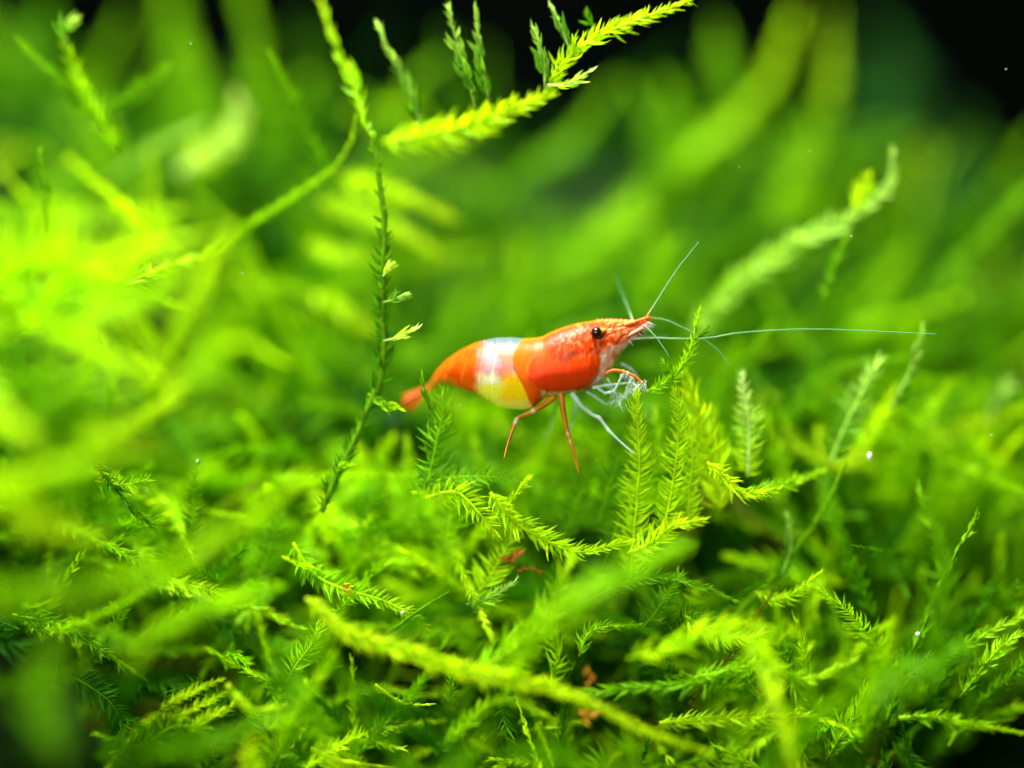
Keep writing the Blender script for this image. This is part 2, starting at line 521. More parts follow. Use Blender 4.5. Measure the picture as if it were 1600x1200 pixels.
frond_thing(MS, 'thin little green shoot crossing in front of the long antenna', 'moss shoot', [
    ([(1010, 612), (1030, 603), (1052, 590), (1070, 565), (1082, 535), (1094, 482)], -.1, -.3, 17, 'brush', 'lime', 3.0), ([(1052, 590), (1040, 575), (1034, 562)], -.2, -.2, 13, 'brush', 'mid', 2), ([(1084, 530), (1098, 522), (1108, 508)], -.35, -.3, 13, 'bud', 'mid', 2)], True)
frond_thing(FR, 'upright frond with pale curled leaves standing alone right of the antennae', 'moss frond', [
    ([(1168, 745), (1172, 690), (1170, 640), (1160, 582)], 0.3, 0.2, 24, 'feather', 'white', 3.2, 0.1)], True)
frond_thing(FR, 'slanting green frond beside the thin pale front leg with a bright midrib', 'moss frond', [
    ([(935, 820), (952, 765), (968, 715), (985, 672)], 0.3, 0.2, 24, 'feather', 'mid', 2.5, 0.2)], True)
frond_thing(FR, 'deep green frond behind the tip of the front orange leg', 'moss frond', [
    ([(880, 850), (895, 800), (915, 750), (925, 715)], 0.5, 0.4, 26, 'feather', 'mid', 2.5, -0.2)], True)
frond_thing(FR, 'frond leaning right with pale leaves curling up left of the long antenna tip', 'moss frond', [
    ([(1296, 725), (1318, 670), (1340, 625), (1370, 566)], 0.6, 0.5, 30, 'feather', 'fresh', 3, 0.3)], True)
frond_thing(MS, 'small soft shoot reaching up to the end of the long antenna', 'moss shoot', [
    ([(1392, 640), (1412, 600), (1428, 560), (1441, 510)], 0.6, 0.5, 28, 'bud', 'fresh', 3.5)], True)
frond_thing(MS, 'sharp narrow shoot with tiny curved leaves standing under a shiny bubble', 'moss shoot', [
    ([(298, 850), (303, 800), (304, 760), (306, 728)], 0.15, 0.05, 17, 'feather', 'mid', 2)], True)
frond_thing(MS, 'green shoot with thin teeth below the foot of the tall dark stem', 'moss shoot', [
    ([(395, 930), (418, 870), (432, 810), (428, 745)], 0.3, 0.3, 20, 'feather', 'mid', 2.2)], True)
frond_thing(FR, 'comb like frond lying level below the rear orange leg with upright leaves', 'moss frond', [
    ([(640, 752), (700, 746), (760, 745), (825, 748)], 0.1, -.1, 24, 'feather', 'mid', 2.5, 0.4)], True)
frond_thing(FR, 'bright yellow frond running down to the right beneath the rear leg', 'moss frond', [
    ([(665, 778), (712, 768), (745, 798), (775, 838)], -.1, -.2, 26, 'feather', 'yellow', 4)], True)
frond_thing(BR, 'bright yellow branch bending to the right below the front orange leg', 'moss branch', [
    ([(765, 770), (800, 812), (850, 842), (905, 862), (985, 845)], -.1, -.3, 24, 'plume', 'yellow', 4.5)], True)
frond_thing(BR, 'glowing yellow tuft of leaves below the feather shaped fronds', 'moss branch', [
    ([(980, 866), (1020, 848), (1050, 822), (1100, 812)], -.2, -.5, 24, 'plume', 'gold', 5)], True)
frond_thing(BR, 'short bright forked branch right of the broad yellow green frond', 'moss branch', [
    ([(1105, 722), (1130, 745), (1160, 772), (1215, 764)], -.3, -.2, 20, 'brush', 'gold', 4),
    ([(1160, 772), (1220, 758), (1285, 736)], -.1, .4, 20, 'brush', 'lime', 3)], True)
frond_thing(MS, 'small pale tipped shoot beside the orange speck', 'moss shoot', [
    ([(730, 945), (760, 938), (785, 925), (806, 910)], -.2, -.25, 20, 'brush', 'white', 3)], True)
frond_thing(FR, 'frond with bright parallel leaves to the left of the orange speck', 'moss frond', [
    ([(742, 935), (765, 900), (785, 865), (800, 840)], 0.1, 0.1, 32, 'feather', 'yellow', 3, 0.3)], True)
frond_thing(BR, 'dark slanting stem with sparse leaves on the lower right', 'moss branch', [
    ([(1385, 1130), (1412, 1050), (1445, 975), (1478, 895), (1525, 805)], -.2, -.2, 24, 'scale', 'mid', 4),
    ([(1408, 1062), (1450, 1035), (1510, 1005), (1610, 960)], -.2, .1, 24, 'brush', 'lime', 3)], True)
frond_thing(BR, 'slanting branch with small teeth between the single pale frond and the lower right stem', 'moss branch', [
    ([(1150, 960), (1210, 900), (1255, 845), (1290, 790), (1325, 720)], 0.5, 0.3, 18, 'scale', 'mid', 6),
    ([(1222, 895), (1235, 850), (1228, 800)], .3, .3, 16, 'feather', 'fresh', 2),
    ([(1180, 925), (1225, 935), (1280, 895)], .1, -.1, 18, 'brush', 'yellow', 2.5)], True)
frond_thing(FR, 'curved frond sagging like a hammock with a bright yellow midrib', 'moss frond', [
    ([(1070, 962), (1105, 985), (1140, 997), (1195, 993)], -.3, -.4, 26, 'feather', 'yellow', 3.5)], True)
frond_thing(FR, 'upright ragged frond above the hammock shaped frond', 'moss frond', [
    ([(1000, 985), (1025, 955), (1045, 925), (1062, 895)], -.1, -.1, 26, 'feather', 'mid', 2.5)], True)
frond_thing(MS, 'little forked shoot left of the hammock shaped frond', 'moss shoot', [
    ([(905, 1025), (918, 990), (945, 978), (1000, 975)], -.3, -.3, 18, 'brush', 'lime', 3)], True)
frond_thing(FR, 'toothed frond sloping down to the right below the dark stem foot', 'moss frond', [
    ([(458, 848), (490, 895), (540, 920), (600, 938), (665, 975)], 0.0, -.1, 24, 'feather', 'lime', 3.2)], True)
frond_thing(FR, 'frond with a row of bright leaves above the toothed sloping frond', 'moss frond', [
    ([(515, 825), (560, 845), (600, 870), (650, 900)], 0.5, 0.5, 26, 'plume', 'lime', 3)], True)
frond_thing(MS, 'plain straight twig ending in a tiny knob in the lower middle', 'moss shoot', [
    ([(615, 985), (650, 958), (700, 926)], -.3, -.3, 8, 'scale', 'mid', 3.5)], True)
frond_thing(FR, 'feathery frond leaning right above the lower left corner of the middle', 'moss frond', [
    ([(440, 1085), (462, 1040), (485, 1010), (502, 975)], -.3, -.3, 26, 'feather', 'lime', 3)], True)
frond_thing(FR, 'frond with leaves on its right side hanging near the bottom edge', 'moss frond', [
    ([(478, 1060), (488, 1110), (500, 1150), (520, 1210)], -.8, -.9, 32, 'feather', 'lime', 3.5)], True)
for k, (dx, dy, wd) in enumerate([(0, 0, 'topmost'), (18, 16, 'middle'), (42, 30, 'lowest')]):
    frond_thing(MS, '%s of three parallel bright beaded shoots in the lower left' % wd, 'moss shoot', [
        ([(250 + dx, 1110 + dy), (285 + dx, 1090 + dy), (318 + dx, 1074 + dy), (350 + dx - k * 12, 1062 + dy)], -.5, -.5, 14, 'brush', 'gold', 3)],
        True, 'three parallel beaded shoots')
frond_thing(FR, 'ragged frond with long drooping leaves near the bottom left', 'moss frond', [
    ([(170, 1178), (230, 1160), (275, 1135), (320, 1140)], -.5, -.6, 34, 'feather', 'mid', 3.5)], True)
frond_thing(FR, 'dark toothed frond left of the three parallel beaded shoots', 'moss frond', [
    ([(118, 1060), (150, 1080), (178, 1105), (200, 1150)], -.2, -.2, 28, 'feather', 'deep', 2.5)], True)
frond_thing(MS, 'short yellow shoot slanting down right of the three parallel beaded shoots', 'moss shoot', [
    ([(355, 1068), (372, 1092), (398, 1110), (450, 1102)], -.9, -.9, 14, 'brush', 'yellow', 6)], True)
frond_thing(MS, 'level bright shoot lying in the bottom right corner', 'moss shoot', [
    ([(1405, 1122), (1470, 1122), (1530, 1135), (1610, 1148)], -.5, -.7, 16, 'brush', 'lime', 5)], True)
frond_thing(BR, 'level yellowish twig near the bottom right edge', 'moss branch', [
    ([(1030, 1130), (1120, 1124), (1200, 1120), (1260, 1116), (1330, 1140)], -.5, -.4, 20, 'brush', 'yellow', 4)], True)
frond_thing(FR, 'bushy frond rising beside the lower right stem at the bottom', 'moss frond', [
    ([(1290, 1190), (1320, 1140), (1345, 1105), (1350, 1080)], -.3, -.3, 30, 'plume', 'lime', 3)], True)
frond_thing(MS, 'thin curved bright twig among leaves at the bottom middle', 'moss shoot', [
    ([(585, 1070), (620, 1095), (650, 1102), (680, 1100)], -.3, -.3, 10, 'scale', 'yellow', 3)], True)
frond_thing(MS, 'bright curved stalk running off the bottom edge left of the middle', 'moss shoot', [
    ([(485, 1170), (520, 1184), (560, 1192), (620, 1200)], -.5, -.5, 8, 'scale', 'yellow', 5)], True)
for pts, y0, lf, st_, tn_, lab in [
    ([(1015, 800), (1022, 740), (1028, 690), (1026, 640)], .35, 22, 'feather', 'lime', 'soft frond between the two feather shaped ones under the feeding limbs'),
    ([(1075, 830), (1078, 770), (1082, 710), (1078, 650)], .1, 22, 'feather', 'yellow', 'bright frond just left of the broad brightest one'),
    ([(1135, 790), (1132, 740), (1126, 690), (1118, 640)], .6, 24, 'plume', 'lime', 'soft frond squeezed between the broad bright one and the lone pale one'),
    ([(945, 880), (962, 830), (972, 790), (975, 745)], .1, 22, 'feather', 'mid', 'green frond left of the pale midrib frond below the clear front leg'),
    ([(840, 860), (850, 810), (858, 775), (870, 735)], .7, 26, 'feather', 'mid', 'soft green frond between the two orange legs'),
    ([(735, 820), (745, 770), (750, 730), (742, 685)], 1.0, 26, 'plume', 'lime', 'blurred upright frond under the shrimp belly left of the rear leg'),
    ([(620, 830), (632, 780), (640, 735), (636, 690)], .8, 26, 'plume', 'lime', 'blurred upright frond between the tall stem and the tail'),
    ([(570, 850), (575, 800), (590, 760), (600, 715)], .5, 24, 'feather', 'mid', 'soft frond leaning beside the foot of the tall dark stem'),
    ([(1220, 790), (1222, 740), (1215, 700), (1200, 650)], .9, 24, 'plume', 'lime', 'blurred frond right behind the lone pale frond'),
    ([(1420, 720), (1432, 680), (1452, 640), (1480, 600)], 1.2, 26, 'plume', 'lime', 'blurred frond rising from the glowing branch left of the stubby tufts'),
    ([(1335, 720), (1358, 680), (1378, 650), (1395, 610)], .9, 26, 'plume', 'yellow', 'blurred yellow frond right beside the one with pale upcurled leaves'),
    ([(690, 870), (700, 830), (705, 790), (690, 750)], .3, 26, 'feather', 'lime', 'upright frond crossing the comb like level frond')]:
    frond_thing(FR, lab, 'moss frond', [(pts, y0, y0, lf, st_, tn_, 3)], y0 < .4)
for pts, y0, lf, tn_, lab in [
    ([(210, 1000), (300, 960), (380, 950), (470, 985)], -.4, 20, 'lime', 'arched strand over the lower left above the beaded shoots'),
    ([(680, 1180), (740, 1120), (790, 1095), (860, 1125)], -.7, 20, 'lime', 'arched strand under the long blurred yellow branch at the bottom middle'),
    ([(560, 1180), (600, 1130), (660, 1060), (700, 1000)], -.5, 22, 'mid', 'long strand climbing from the bottom edge to the plain straight twig'),
    ([(900, 950), (980, 910), (1060, 905), (1150, 935)], -.2, 20, 'mid', 'level strand above the hammock shaped frond'),
    ([(1080, 1060), (1180, 1040), (1260, 1060), (1330, 1030)], -.5, 22, 'lime', 'wavy strand between the hammock shaped frond and the level twig'),
    ([(20, 960), (90, 975), (150, 1010), (220, 1060)], -.2, 22, 'mid', 'strand drooping right under the long blurred left branch'),
    ([(1500, 1090), (1540, 1040), (1580, 1000), (1625, 985)], -.2, 24, 'lime', 'bushy strand beneath the lower right branch at the edge'),
    ([(860, 1080), (870, 1020), (860, 965), (880, 930)], -.4, 22, 'yellow', 'upright yellow green strand right of the large soft fan')]:
    frond_thing('moss_strand', lab, 'moss strand', [(pts, y0, y0 - .2, lf, 'brush', tn_, 3)], True, 'long arching moss strands')
for pts, y0, lf, st_, tn_, lab in [
    ([(148, 752), (175, 757), (205, 756), (232, 746)], -.3, 20, 'feather', 'lime', 'short comb of leaves beneath the big glowing left branch'),
    ([(168, 640), (172, 600), (166, 560), (160, 520)], .6, 20, 'brush', 'lime', 'small shoot standing above the big glowing left branch'),
    ([(70, 360), (74, 315), (66, 270), (62, 232)], .4, 18, 'bud', 'mid', 'narrow shoot near the left edge below the forked star tipped sprig'),
    ([(235, 665), (232, 620), (245, 580), (262, 545)], .9, 22, 'brush', 'lime', 'soft shoot leaning right of the small one over the glowing left branch')]:
    frond_thing(MS, lab, 'moss shoot', [(pts, y0, y0, lf, st_, tn_, 3)], True)
# --- soft ones, further or nearer than the shrimp
frond_thing(BR, 'slender arched branch curving up to the tall dark stem from the left', 'moss branch', [
    ([(330, 395), (400, 345), (470, 300), (522, 262), (548, 222), (556, 180)], 1.3, 0.4, 13, 'brush', 'lime', 3)])
frond_thing(BR, 'soft forked sprig with a jagged star tip in the upper left', 'moss branch', [
    ([(185, 240), (155, 185), (125, 135), (108, 85), (98, 55)], 1.0, 0.7, 26, 'brush', 'lime', 4),
    ([(106, 70), (100, 50), (118, 30)], .6, .5, 26, 'bud', 'fresh', 4),
    ([(150, 180), (90, 125), (28, 60)], 1.0, 0.7, 20, 'brush', 'mid', 3),
    ([(158, 178), (205, 148), (262, 104)], 1.0, 1.2, 22, 'feather', 'mid', 3)])
frond_thing(MS, 'soft narrow shoot between the white blurred tip and the tall stem', 'moss shoot', [
    ([(525, 290), (482, 215), (455, 150), (423, 85)], 1.4, 0.9, 22, 'brush', 'mid', 4)])
frond_thing(BR, 'soft branch with frosted leaves slanting up on the right', 'moss branch', [
    ([(1085, 520), (1140, 458), (1195, 412), (1250, 375), (1320, 342), (1385, 290), (1392, 238)], 1.9, 0.9, 31, 'plume', 'frost', 4),
    ([(1340, 335), (1345, 310), (1358, 275)], 0.9, .9, 26, 'brush', 'yellow', 3),
    ([(1282, 470), (1302, 420), (1325, 360)], 0.8, .8, 17, 'brush', 'mid', 3)])
frond_thing(BR, 'large blurred branch slanting up right to the top edge', 'moss branch', [
    ([(840, 430), (950, 352), (1080, 245), (1190, 140), (1240, 20)], 5.5, 6.0, 38, 'plume', 'lime', 8),
    ([(1080, 245), (1050, 180), (1040, 130)], 6, 6.5, 34, 'plume', 'mid', 5),
    ([(1160, 165), (1130, 110), (1120, 40)], 6, 6.5, 30, 'plume', 'mid', 5)])
frond_thing(BR, 'blurred branch right of the largest one bending toward the top edge', 'moss branch', [
    ([(1200, 360), (1250, 260), (1295, 150), (1302, 20)], 5.5, 6.0, 30, 'plume', 'lime', 6),
    ([(1200, 350), (1290, 310), (1340, 300)], 5.5, 6, 30, 'plume', 'lime', 5)])
frond_thing(BR, 'blurred thick ribbed column rising to the top edge left of the tall stem', 'moss branch', [
    ([(440, 330), (430, 210), (405, 110), (375, -30)], 5.2, 5.6, 36, 'plume', 'mid', 8)])
frond_thing(MS, 'blurred shoot with a glowing whitish tip behind the arched branch', 'moss shoot', [
    ([(280, 270), (345, 225), (378, 180), (372, 150)], 3.6, 3.2, 36, 'plume', 'white', 12)])
frond_thing(MS, 'blurred shoot with a pale rounded tip pointing at the whitish glowing one', 'moss shoot', [
    ([(160, 290), (230, 240), (270, 218), (315, 198)], 3.2, 2.8, 22, 'plume', 'fresh', 5)])
for k, (pts, yy, lab) in enumerate([
    ([(530, 275), (600, 300), (660, 320), (712, 342)], 3.0, 'top'),
    ([(500, 318), (580, 345), (640, 372), (690, 400)], 3.3, 'second'),
    ([(480, 380), (520, 395), (560, 398), (600, 410)], 3.4, 'third'),
    ([(490, 462), (530, 482), (560, 505), (590, 520)], 3.3, 'lowest')]):
    frond_thing(MS, '%s of the four blurred finger like shoots behind the tall dark stem' % lab, 'moss shoot', [
        (pts, yy - .9, yy - .9, 27, 'plume', 'yellow', 5)], False, 'blurred shoots behind the tall stem')
frond_thing(BR, 'blurred level branch crossing behind the lower part of the tall stem', 'moss branch', [
    ([(235, 675), (340, 655), (430, 650), (530, 636)], 3.0, 3.0, 18, 'plume', 'lime', 5)])
frond_thing(BR, 'lower of two blurred level branches left of the tall stem foot', 'moss branch', [
    ([(255, 735), (330, 715), (420, 712), (520, 722)], 3.0, 3.0, 15, 'plume', 'mid', 5)])
frond_thing(BR, 'big glowing yellow blurred branch at the left edge with a rounded end', 'moss branch', [
    ([(-60, 648), (60, 672), (160, 672), (225, 650), (278, 606)], -2.6, -2.0, 42, 'plume', 'yellow', 8)])
frond_thing(BR, 'second glowing blurred branch sloping down from the left edge', 'moss branch', [
    ([(-40, 730), (30, 790), (90, 820), (160, 838)], -3.2, -2.6, 40, 'plume', 'gold', 8)])
frond_thing(BR, 'long blurred branch rising from the left edge toward the tall stem foot', 'moss branch', [
    ([(-60, 925), (60, 925), (160, 915), (280, 875), (390, 810), (480, 745)], -3.6, -2.6, 36, 'plume', 'lime', 8)])
frond_thing(BR, 'blurred bright frond at the left edge above the glowing branches', 'moss branch', [
    ([(-60, 470), (60, 480), (150, 460), (240, 430), (330, 395)], -2.5, 1.0, 36, 'plume', 'lime', 7)])
frond_thing(MS, 'out of focus pale green blob like shoot in the bottom left corner', 'moss shoot', [
    ([(95, 1190), (70, 1120), (65, 1060), (90, 990)], -4.5, -4.2, 38, 'plume', 'mid', 10)])
frond_thing(BR, 'long blurred yellow branch running down to the right across the bottom', 'moss branch', [
    ([(478, 935), (540, 988), (620, 1012), (720, 1046), (820, 1064), (920, 1096), (1010, 1142), (1110, 1176)], -1.0, -1.3, 22, 'plume', 'gold', 5)])
frond_thing(FR, 'large soft fan of leaves sweeping up right above the long yellow branch', 'moss frond', [
    ([(740, 1050), (810, 1010), (860, 950), (890, 880)], -0.9, -0.9, 44, 'plume', 'lime', 4)])
frond_thing(BR, 'glowing soft branch with stubby tufts at the right edge', 'moss branch', [
    ([(1280, 728), (1370, 715), (1450, 695), (1510, 668), (1620, 640)], 1.6, 1.8, 26, 'plume', 'gold', 6),
    ([(1450, 692), (1440, 670), (1430, 655)], 1.8, 1.8, 22, 'plume', 'lime', 4),
    ([(1545, 660), (1555, 625), (1575, 600)], 1.8, 1.9, 28, 'plume', 'fresh', 5)])
frond_thing(BR, 'soft bright forked branch between the single pale frond and the right slanting one', 'moss branch', [
    ([(1190, 600), (1215, 660), (1250, 700), (1298, 728)], 1.6, 1.2, 22, 'plume', 'yellow', 5),
    ([(1278, 665), (1288, 700), (1298, 728)], 1.2, 1.2, 18, 'plume', 'gold', 4)])
frond_thing(MS, 'blurred upright shoot rising behind the shrimp tail', 'moss shoot', [
    ([(668, 760), (680, 700), (690, 650), (690, 610)], -0.55, -0.5, 32, 'feather', 'mid', 3)])
frond_thing(MS, 'tiny thin shoot crossing the shrimp tail fan', 'moss shoot', [
    ([(672, 640), (664, 612), (660, 580)], -0.3, -0.3, 14, 'scale', 'mid', 2)])
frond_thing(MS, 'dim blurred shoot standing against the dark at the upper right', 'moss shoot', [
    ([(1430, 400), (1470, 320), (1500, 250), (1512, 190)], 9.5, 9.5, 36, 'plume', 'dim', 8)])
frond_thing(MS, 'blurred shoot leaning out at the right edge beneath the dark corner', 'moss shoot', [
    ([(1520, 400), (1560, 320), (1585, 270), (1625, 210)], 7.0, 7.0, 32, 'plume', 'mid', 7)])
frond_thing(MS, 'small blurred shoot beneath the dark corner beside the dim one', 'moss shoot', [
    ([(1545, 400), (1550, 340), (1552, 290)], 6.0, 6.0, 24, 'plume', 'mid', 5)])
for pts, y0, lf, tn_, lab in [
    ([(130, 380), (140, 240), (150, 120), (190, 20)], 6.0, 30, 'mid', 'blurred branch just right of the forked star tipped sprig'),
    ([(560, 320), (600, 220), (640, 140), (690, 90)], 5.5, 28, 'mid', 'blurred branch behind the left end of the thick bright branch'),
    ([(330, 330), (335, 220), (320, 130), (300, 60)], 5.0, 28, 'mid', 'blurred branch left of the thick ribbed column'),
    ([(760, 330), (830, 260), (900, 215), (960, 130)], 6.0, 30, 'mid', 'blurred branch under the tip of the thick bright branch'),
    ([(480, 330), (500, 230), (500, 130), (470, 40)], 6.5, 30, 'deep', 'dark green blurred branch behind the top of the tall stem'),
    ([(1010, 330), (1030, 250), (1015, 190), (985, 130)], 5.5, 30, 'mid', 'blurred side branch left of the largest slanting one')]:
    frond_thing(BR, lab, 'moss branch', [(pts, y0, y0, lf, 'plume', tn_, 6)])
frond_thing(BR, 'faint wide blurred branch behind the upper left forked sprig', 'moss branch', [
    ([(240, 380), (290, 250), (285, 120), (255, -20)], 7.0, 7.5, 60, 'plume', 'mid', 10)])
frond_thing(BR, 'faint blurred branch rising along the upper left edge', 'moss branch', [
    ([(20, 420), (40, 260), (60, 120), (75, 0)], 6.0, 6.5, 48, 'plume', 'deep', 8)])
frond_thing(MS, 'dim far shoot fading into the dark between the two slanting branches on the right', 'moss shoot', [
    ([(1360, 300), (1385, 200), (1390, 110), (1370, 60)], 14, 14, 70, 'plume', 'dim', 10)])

# ------------------------------------------------------------------ the shrimp
SHY = 0.0                                              # depth of its middle plane
shrimp = empty('shrimp', tuple(P(860, 618, SHY)))
tag(shrimp, 'small orange red shrimp with a white and yellow saddle standing on green moss', 'shrimp')
SO = np.array(shrimp.location)

TOP = [(664, 607), (668, 601), (675, 589), (683, 578), (697, 563), (720, 547), (738, 538), (755, 532), (775, 528), (800, 527), (820, 529), (835, 528.5),
       (848, 526), (860, 519.5), (880, 511.5), (905, 504.5), (935, 500.5), (950, 500.5), (970, 502), (985, 503.5), (1000, 498), (1011, 494.5), (1017, 496)]
BOT = [(664, 613), (673, 607), (686, 601), (700, 601), (715, 605), (728, 610), (740, 613), (752, 622), (770, 631), (790, 637.5), (815, 640), (835, 636),
       (845, 628), (855, 621), (870, 619), (900, 614.5), (920, 608), (938, 599), (948, 588), (957, 574), (965, 561), (974, 547), (985, 535), (998, 526),
       (1008, 518), (1014, 507), (1017, 499)]
WID = [(664, .05), (675, .07), (690, .13), (710, .22), (735, .31), (760, .38), (800, .42), (850, .42), (890, .42), (920, .38), (945, .29), (965, .19), (985, .11), (1005, .06), (1017, .02)]
def mid_depth(px):
    k = max(0.0, (790 - px) / 130.0)
    return SHY + 0.75 * k * k
def sm(a, b, x):
    t = min(1.0, max(0.0, (x - a) / (b - a))); return t * t * (3 - 2 * t)
def curve_x(tab, py):
    return float(np.interp(py, [a for a, b in tab], [b for a, b in tab]))
ARC1 = [(526, 822), (533, 814), (545, 805), (558, 801), (572, 802), (590, 811), (605, 818), (622, 825), (640, 834)]       # front edge of the saddle
LOBE = [(556, 847), (566, 833), (575, 826), (585, 825), (594, 831), (602, 840), (608, 851), (612, 870)]
def mixc(a, b, t): return [a[i] + (b[i] - a[i]) * t for i in range(3)]
def nz(x, y, s, k=0.0): return noise.noise(Vector((x / s, y / s, k)))

def in_lobe(px, py):
    """signed: > 0 inside the bulging gill cover"""
    dx = (px - 880) / 57.0; dy = (py - 575) / 37.5 + 0.12 * dx
    e = 1 - (abs(dx) ** 2.2 + abs(dy) ** 2.2) ** (1 / 2.2)
    return e * 34
RED = (0.74, 0.040, 0.000); ORG = (0.82, 0.110, 0.000); SAL = (0.80, 0.15, 0.045); PINK = (0.80, 0.36, 0.25)
def pigment(px, py, side):
    wx = px + 6 * nz(px, py, 17, side + 70) + 2.8 * nz(px, py, 8, side) + 1.2 * nz(px, py, 3.5, side + 4)
    wy = py + 6 * nz(px, py, 17, side + 77) + 2.8 * nz(px, py, 8, side + 8) + 1.2 * nz(px, py, 3.5, side + 5)
    # tail part
    c = mixc(ORG, RED, sm(-.2, .5, nz(px, py, 16, 2)) * .6)
    ol = sm(716, 700, wx) * sm(582, 600, wy)
    c = mixc(c, (0.40, 0.33, 0.02), ol * .5)
    # saddle
    s = sm(739, 765, wx + (wy - 560) * 0.10) * (1 - sm(-2.0, 2.0, px - curve_x(ARC1, py)))
    if s > 0:
        w = (0.17, 0.23, 0.28)
        w = mixc(w, (0.46, 0.31, 0.24), sm(539, 546, wy))
        w = mixc(w, (0.60, 0.34, 0.40), sm(549, 558, wy))
        w = mixc(w, (.62, .48, .44), .6 * math.exp(-((wx - 789) / 7) ** 2) * sm(545, 552, wy) * sm(580, 570, wy))
        w = mixc(w, (0.32, 0.24, 0.36), 0.75 * math.exp(-(((wx - 770) / 9) ** 2 + ((wy - 557) / 6) ** 2)))
        w = mixc(w, (0.93, 0.88, 0.48), sm(576, 590, wy))
        w = mixc(w, (0.93, 0.86, 0.06), sm(597, 608, wy))
        y = sm(776, 792, wx) * sm(578, 592, wy)
        w = mixc(w, (0.97, 0.62, 0.000), y)
        w = mixc(w, ORG, 0.85 * sm(776, 786, wx + 3 * nz(px, py, 4, 1)) * sm(546, 556, wy) * (1 - sm(586, 600, wy)) * (0.75 if px < 800 else 0.45))
        w = mixc(w, (0.50, 0.55, 0.10), sm(620, 638, wy) * .8)
        w = mixc(w, (0.95, 0.93, 0.75), 0.6 * math.exp(-(((wx - 768) / 8) ** 2 + ((wy - 594) / 5) ** 2)))
        c = mixc(c, w, s)
    # thorax
    t = sm(-1.5, 1.5, px - curve_x(ARC1, py))
    if t > 0:
        d = mixc(ORG, RED, .35)
        d = mixc(d, (0.84, 0.15, 0.002), .7 * sm(835, 815, wx))
        lob = in_lobe(px, py)
        lim = 559 + 10 * math.exp(-((px - 880) / 17) ** 2) + 5 * nz(px, py, 7, 90) - 5 * sm(905, 925, px)
        up = sm(842, 864, wx) * sm(lim + 5, lim - 4, py)            # mottled back
        m = 0.5 + 0.9 * nz(px, py, 9.5, 11) + 0.6 * nz(px * 1.3, py * .7, 2.8, 12)
        d = mixc(d, (0.52, 0.022, 0.001), up * .8)
        d = mixc(d, SAL, up * sm(.55, .78, m) * .9 * sm(858, 880, px))
        d = mixc(d, (0.42, 0.055, 0.01), up * .8 * sm(.30, .6, math.exp(-(((wx - 886) / 15) ** 2 + ((wy - 553) / 13) ** 2)) * (1.2 - .5 * m)))
        d = mixc(d, (0.20, 0.030, 0.010), .75 * math.exp(-(((wx - 883) / 13) ** 2 + ((wy - 560) / 9) ** 2)))
        d = mixc(d, SAL, .6 * sm(.62, .8, 0.5 + nz(px * 1.6, py * .6, 5, 20)) * math.exp(-(((px - 840) / 12) ** 2 + ((py - 560) / 22) ** 2)))
        d = mixc(d, RED, sm(0, 3, lob) * sm(540, 580, wy + 8 * nz(px, py, 9, 91)) * (.95 - up * .8))
        d = mixc(d, (0.55, 0.035, 0.004), .6 * math.exp(-(((px - 875) / 12) ** 2 + ((py - 585) / 10) ** 2)))
        low = sm(608, 614, wy) * (1 - sm(0, 2, lob)) * sm(842, 852, px)
        d = mixc(d, (0.80, 0.66, 0.36), low * .9)
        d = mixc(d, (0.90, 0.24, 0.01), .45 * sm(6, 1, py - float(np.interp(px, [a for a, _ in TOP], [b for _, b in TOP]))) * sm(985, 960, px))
        # cheek and underside of the snout
        lip = px * 0.42 + py * 1.0 - (935 * 0.42 + 551)       # below this slanting line the skin is pale pink
        ck = sm(-4, 5, lip + 2 * nz(px, py, 6, 31)) * sm(934, 942, wx + (py - 560) * .25) * (1 - sm(-1, 3, lob))
        d = mixc(d, PINK, ck)
        d = mixc(d, (0.88, 0.74, 0.66), ck * .8 * sm(.45, .8, .5 + .8 * nz(px, py, 7, 33)))
        d = mixc(d, (0.50, 0.17, 0.02), .9 * math.exp(-(((wx - 958) / 6) ** 2 + ((wy - 556) / 7) ** 2)))
        d = mixc(d, (0.86, 0.42, 0.18), .6 * sm(.5, .75, .5 + .8 * nz(px + py * .8, py * 3 + px * 0.6, 9, 41)) * sm(940, 955, px) * (1 - ck))
        d = mixc(d, (0.86, 0.45, 0.10), .7 * math.exp(-(((wx - 944) / 5) ** 2 + ((wy - 518) / 4) ** 2)))
        d = mixc(d, (0.90, 0.66, 0.60), sm(590, 606, wy) * sm(918, 932, px) * .8)
        c = mixc(c, d, t)
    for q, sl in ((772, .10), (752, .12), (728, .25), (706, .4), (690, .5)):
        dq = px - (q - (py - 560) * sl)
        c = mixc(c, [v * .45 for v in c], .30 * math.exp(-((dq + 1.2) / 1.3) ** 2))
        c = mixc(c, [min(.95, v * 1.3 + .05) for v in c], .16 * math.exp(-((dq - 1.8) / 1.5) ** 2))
    k = 1 + 0.10 * nz(px, py, 3, 50) + .08 * nz(px, py, 1.6, 51)
    return [min(.97, max(.002, v * k)) for v in c]

def body_offset(px, py, top, bot):
    """small relief on the flanks, in units"""
    o = 0.0
    lob = in_lobe(px, py)
    o += (0.045 * sm(-1.0, 2.5, lob) + 0.035 * sm(0, 26, lob)) * sm(550, 598, py)
    d1 = px - curve_x(ARC1, py)
    if px < 860: o += 0.022 * sm(-1.2, 1.2, d1) * (1 - sm(0, 34, d1))
    for q, sl in ((772, .10), (752, .12), (728, .25), (706, .4), (690, .5)):          # overlapping plates of the tail
        d = px - (q - (py - 560) * sl)
        o += 0.032 * sm(-1.2, 1.2, d) * (1 - sm(0, 20, d))
    o += 0.010 * nz(px, py, 6, 61) * sm(850, 870, px) * sm(575, 560, py)
    # furrow behind the snout blade
    o -= 0.02 * math.exp(-((py - (513 - (px - 945) * .06)) / 2.2) ** 2) * sm(938, 950, px) * (1 - sm(985, 1000, px))
    return o

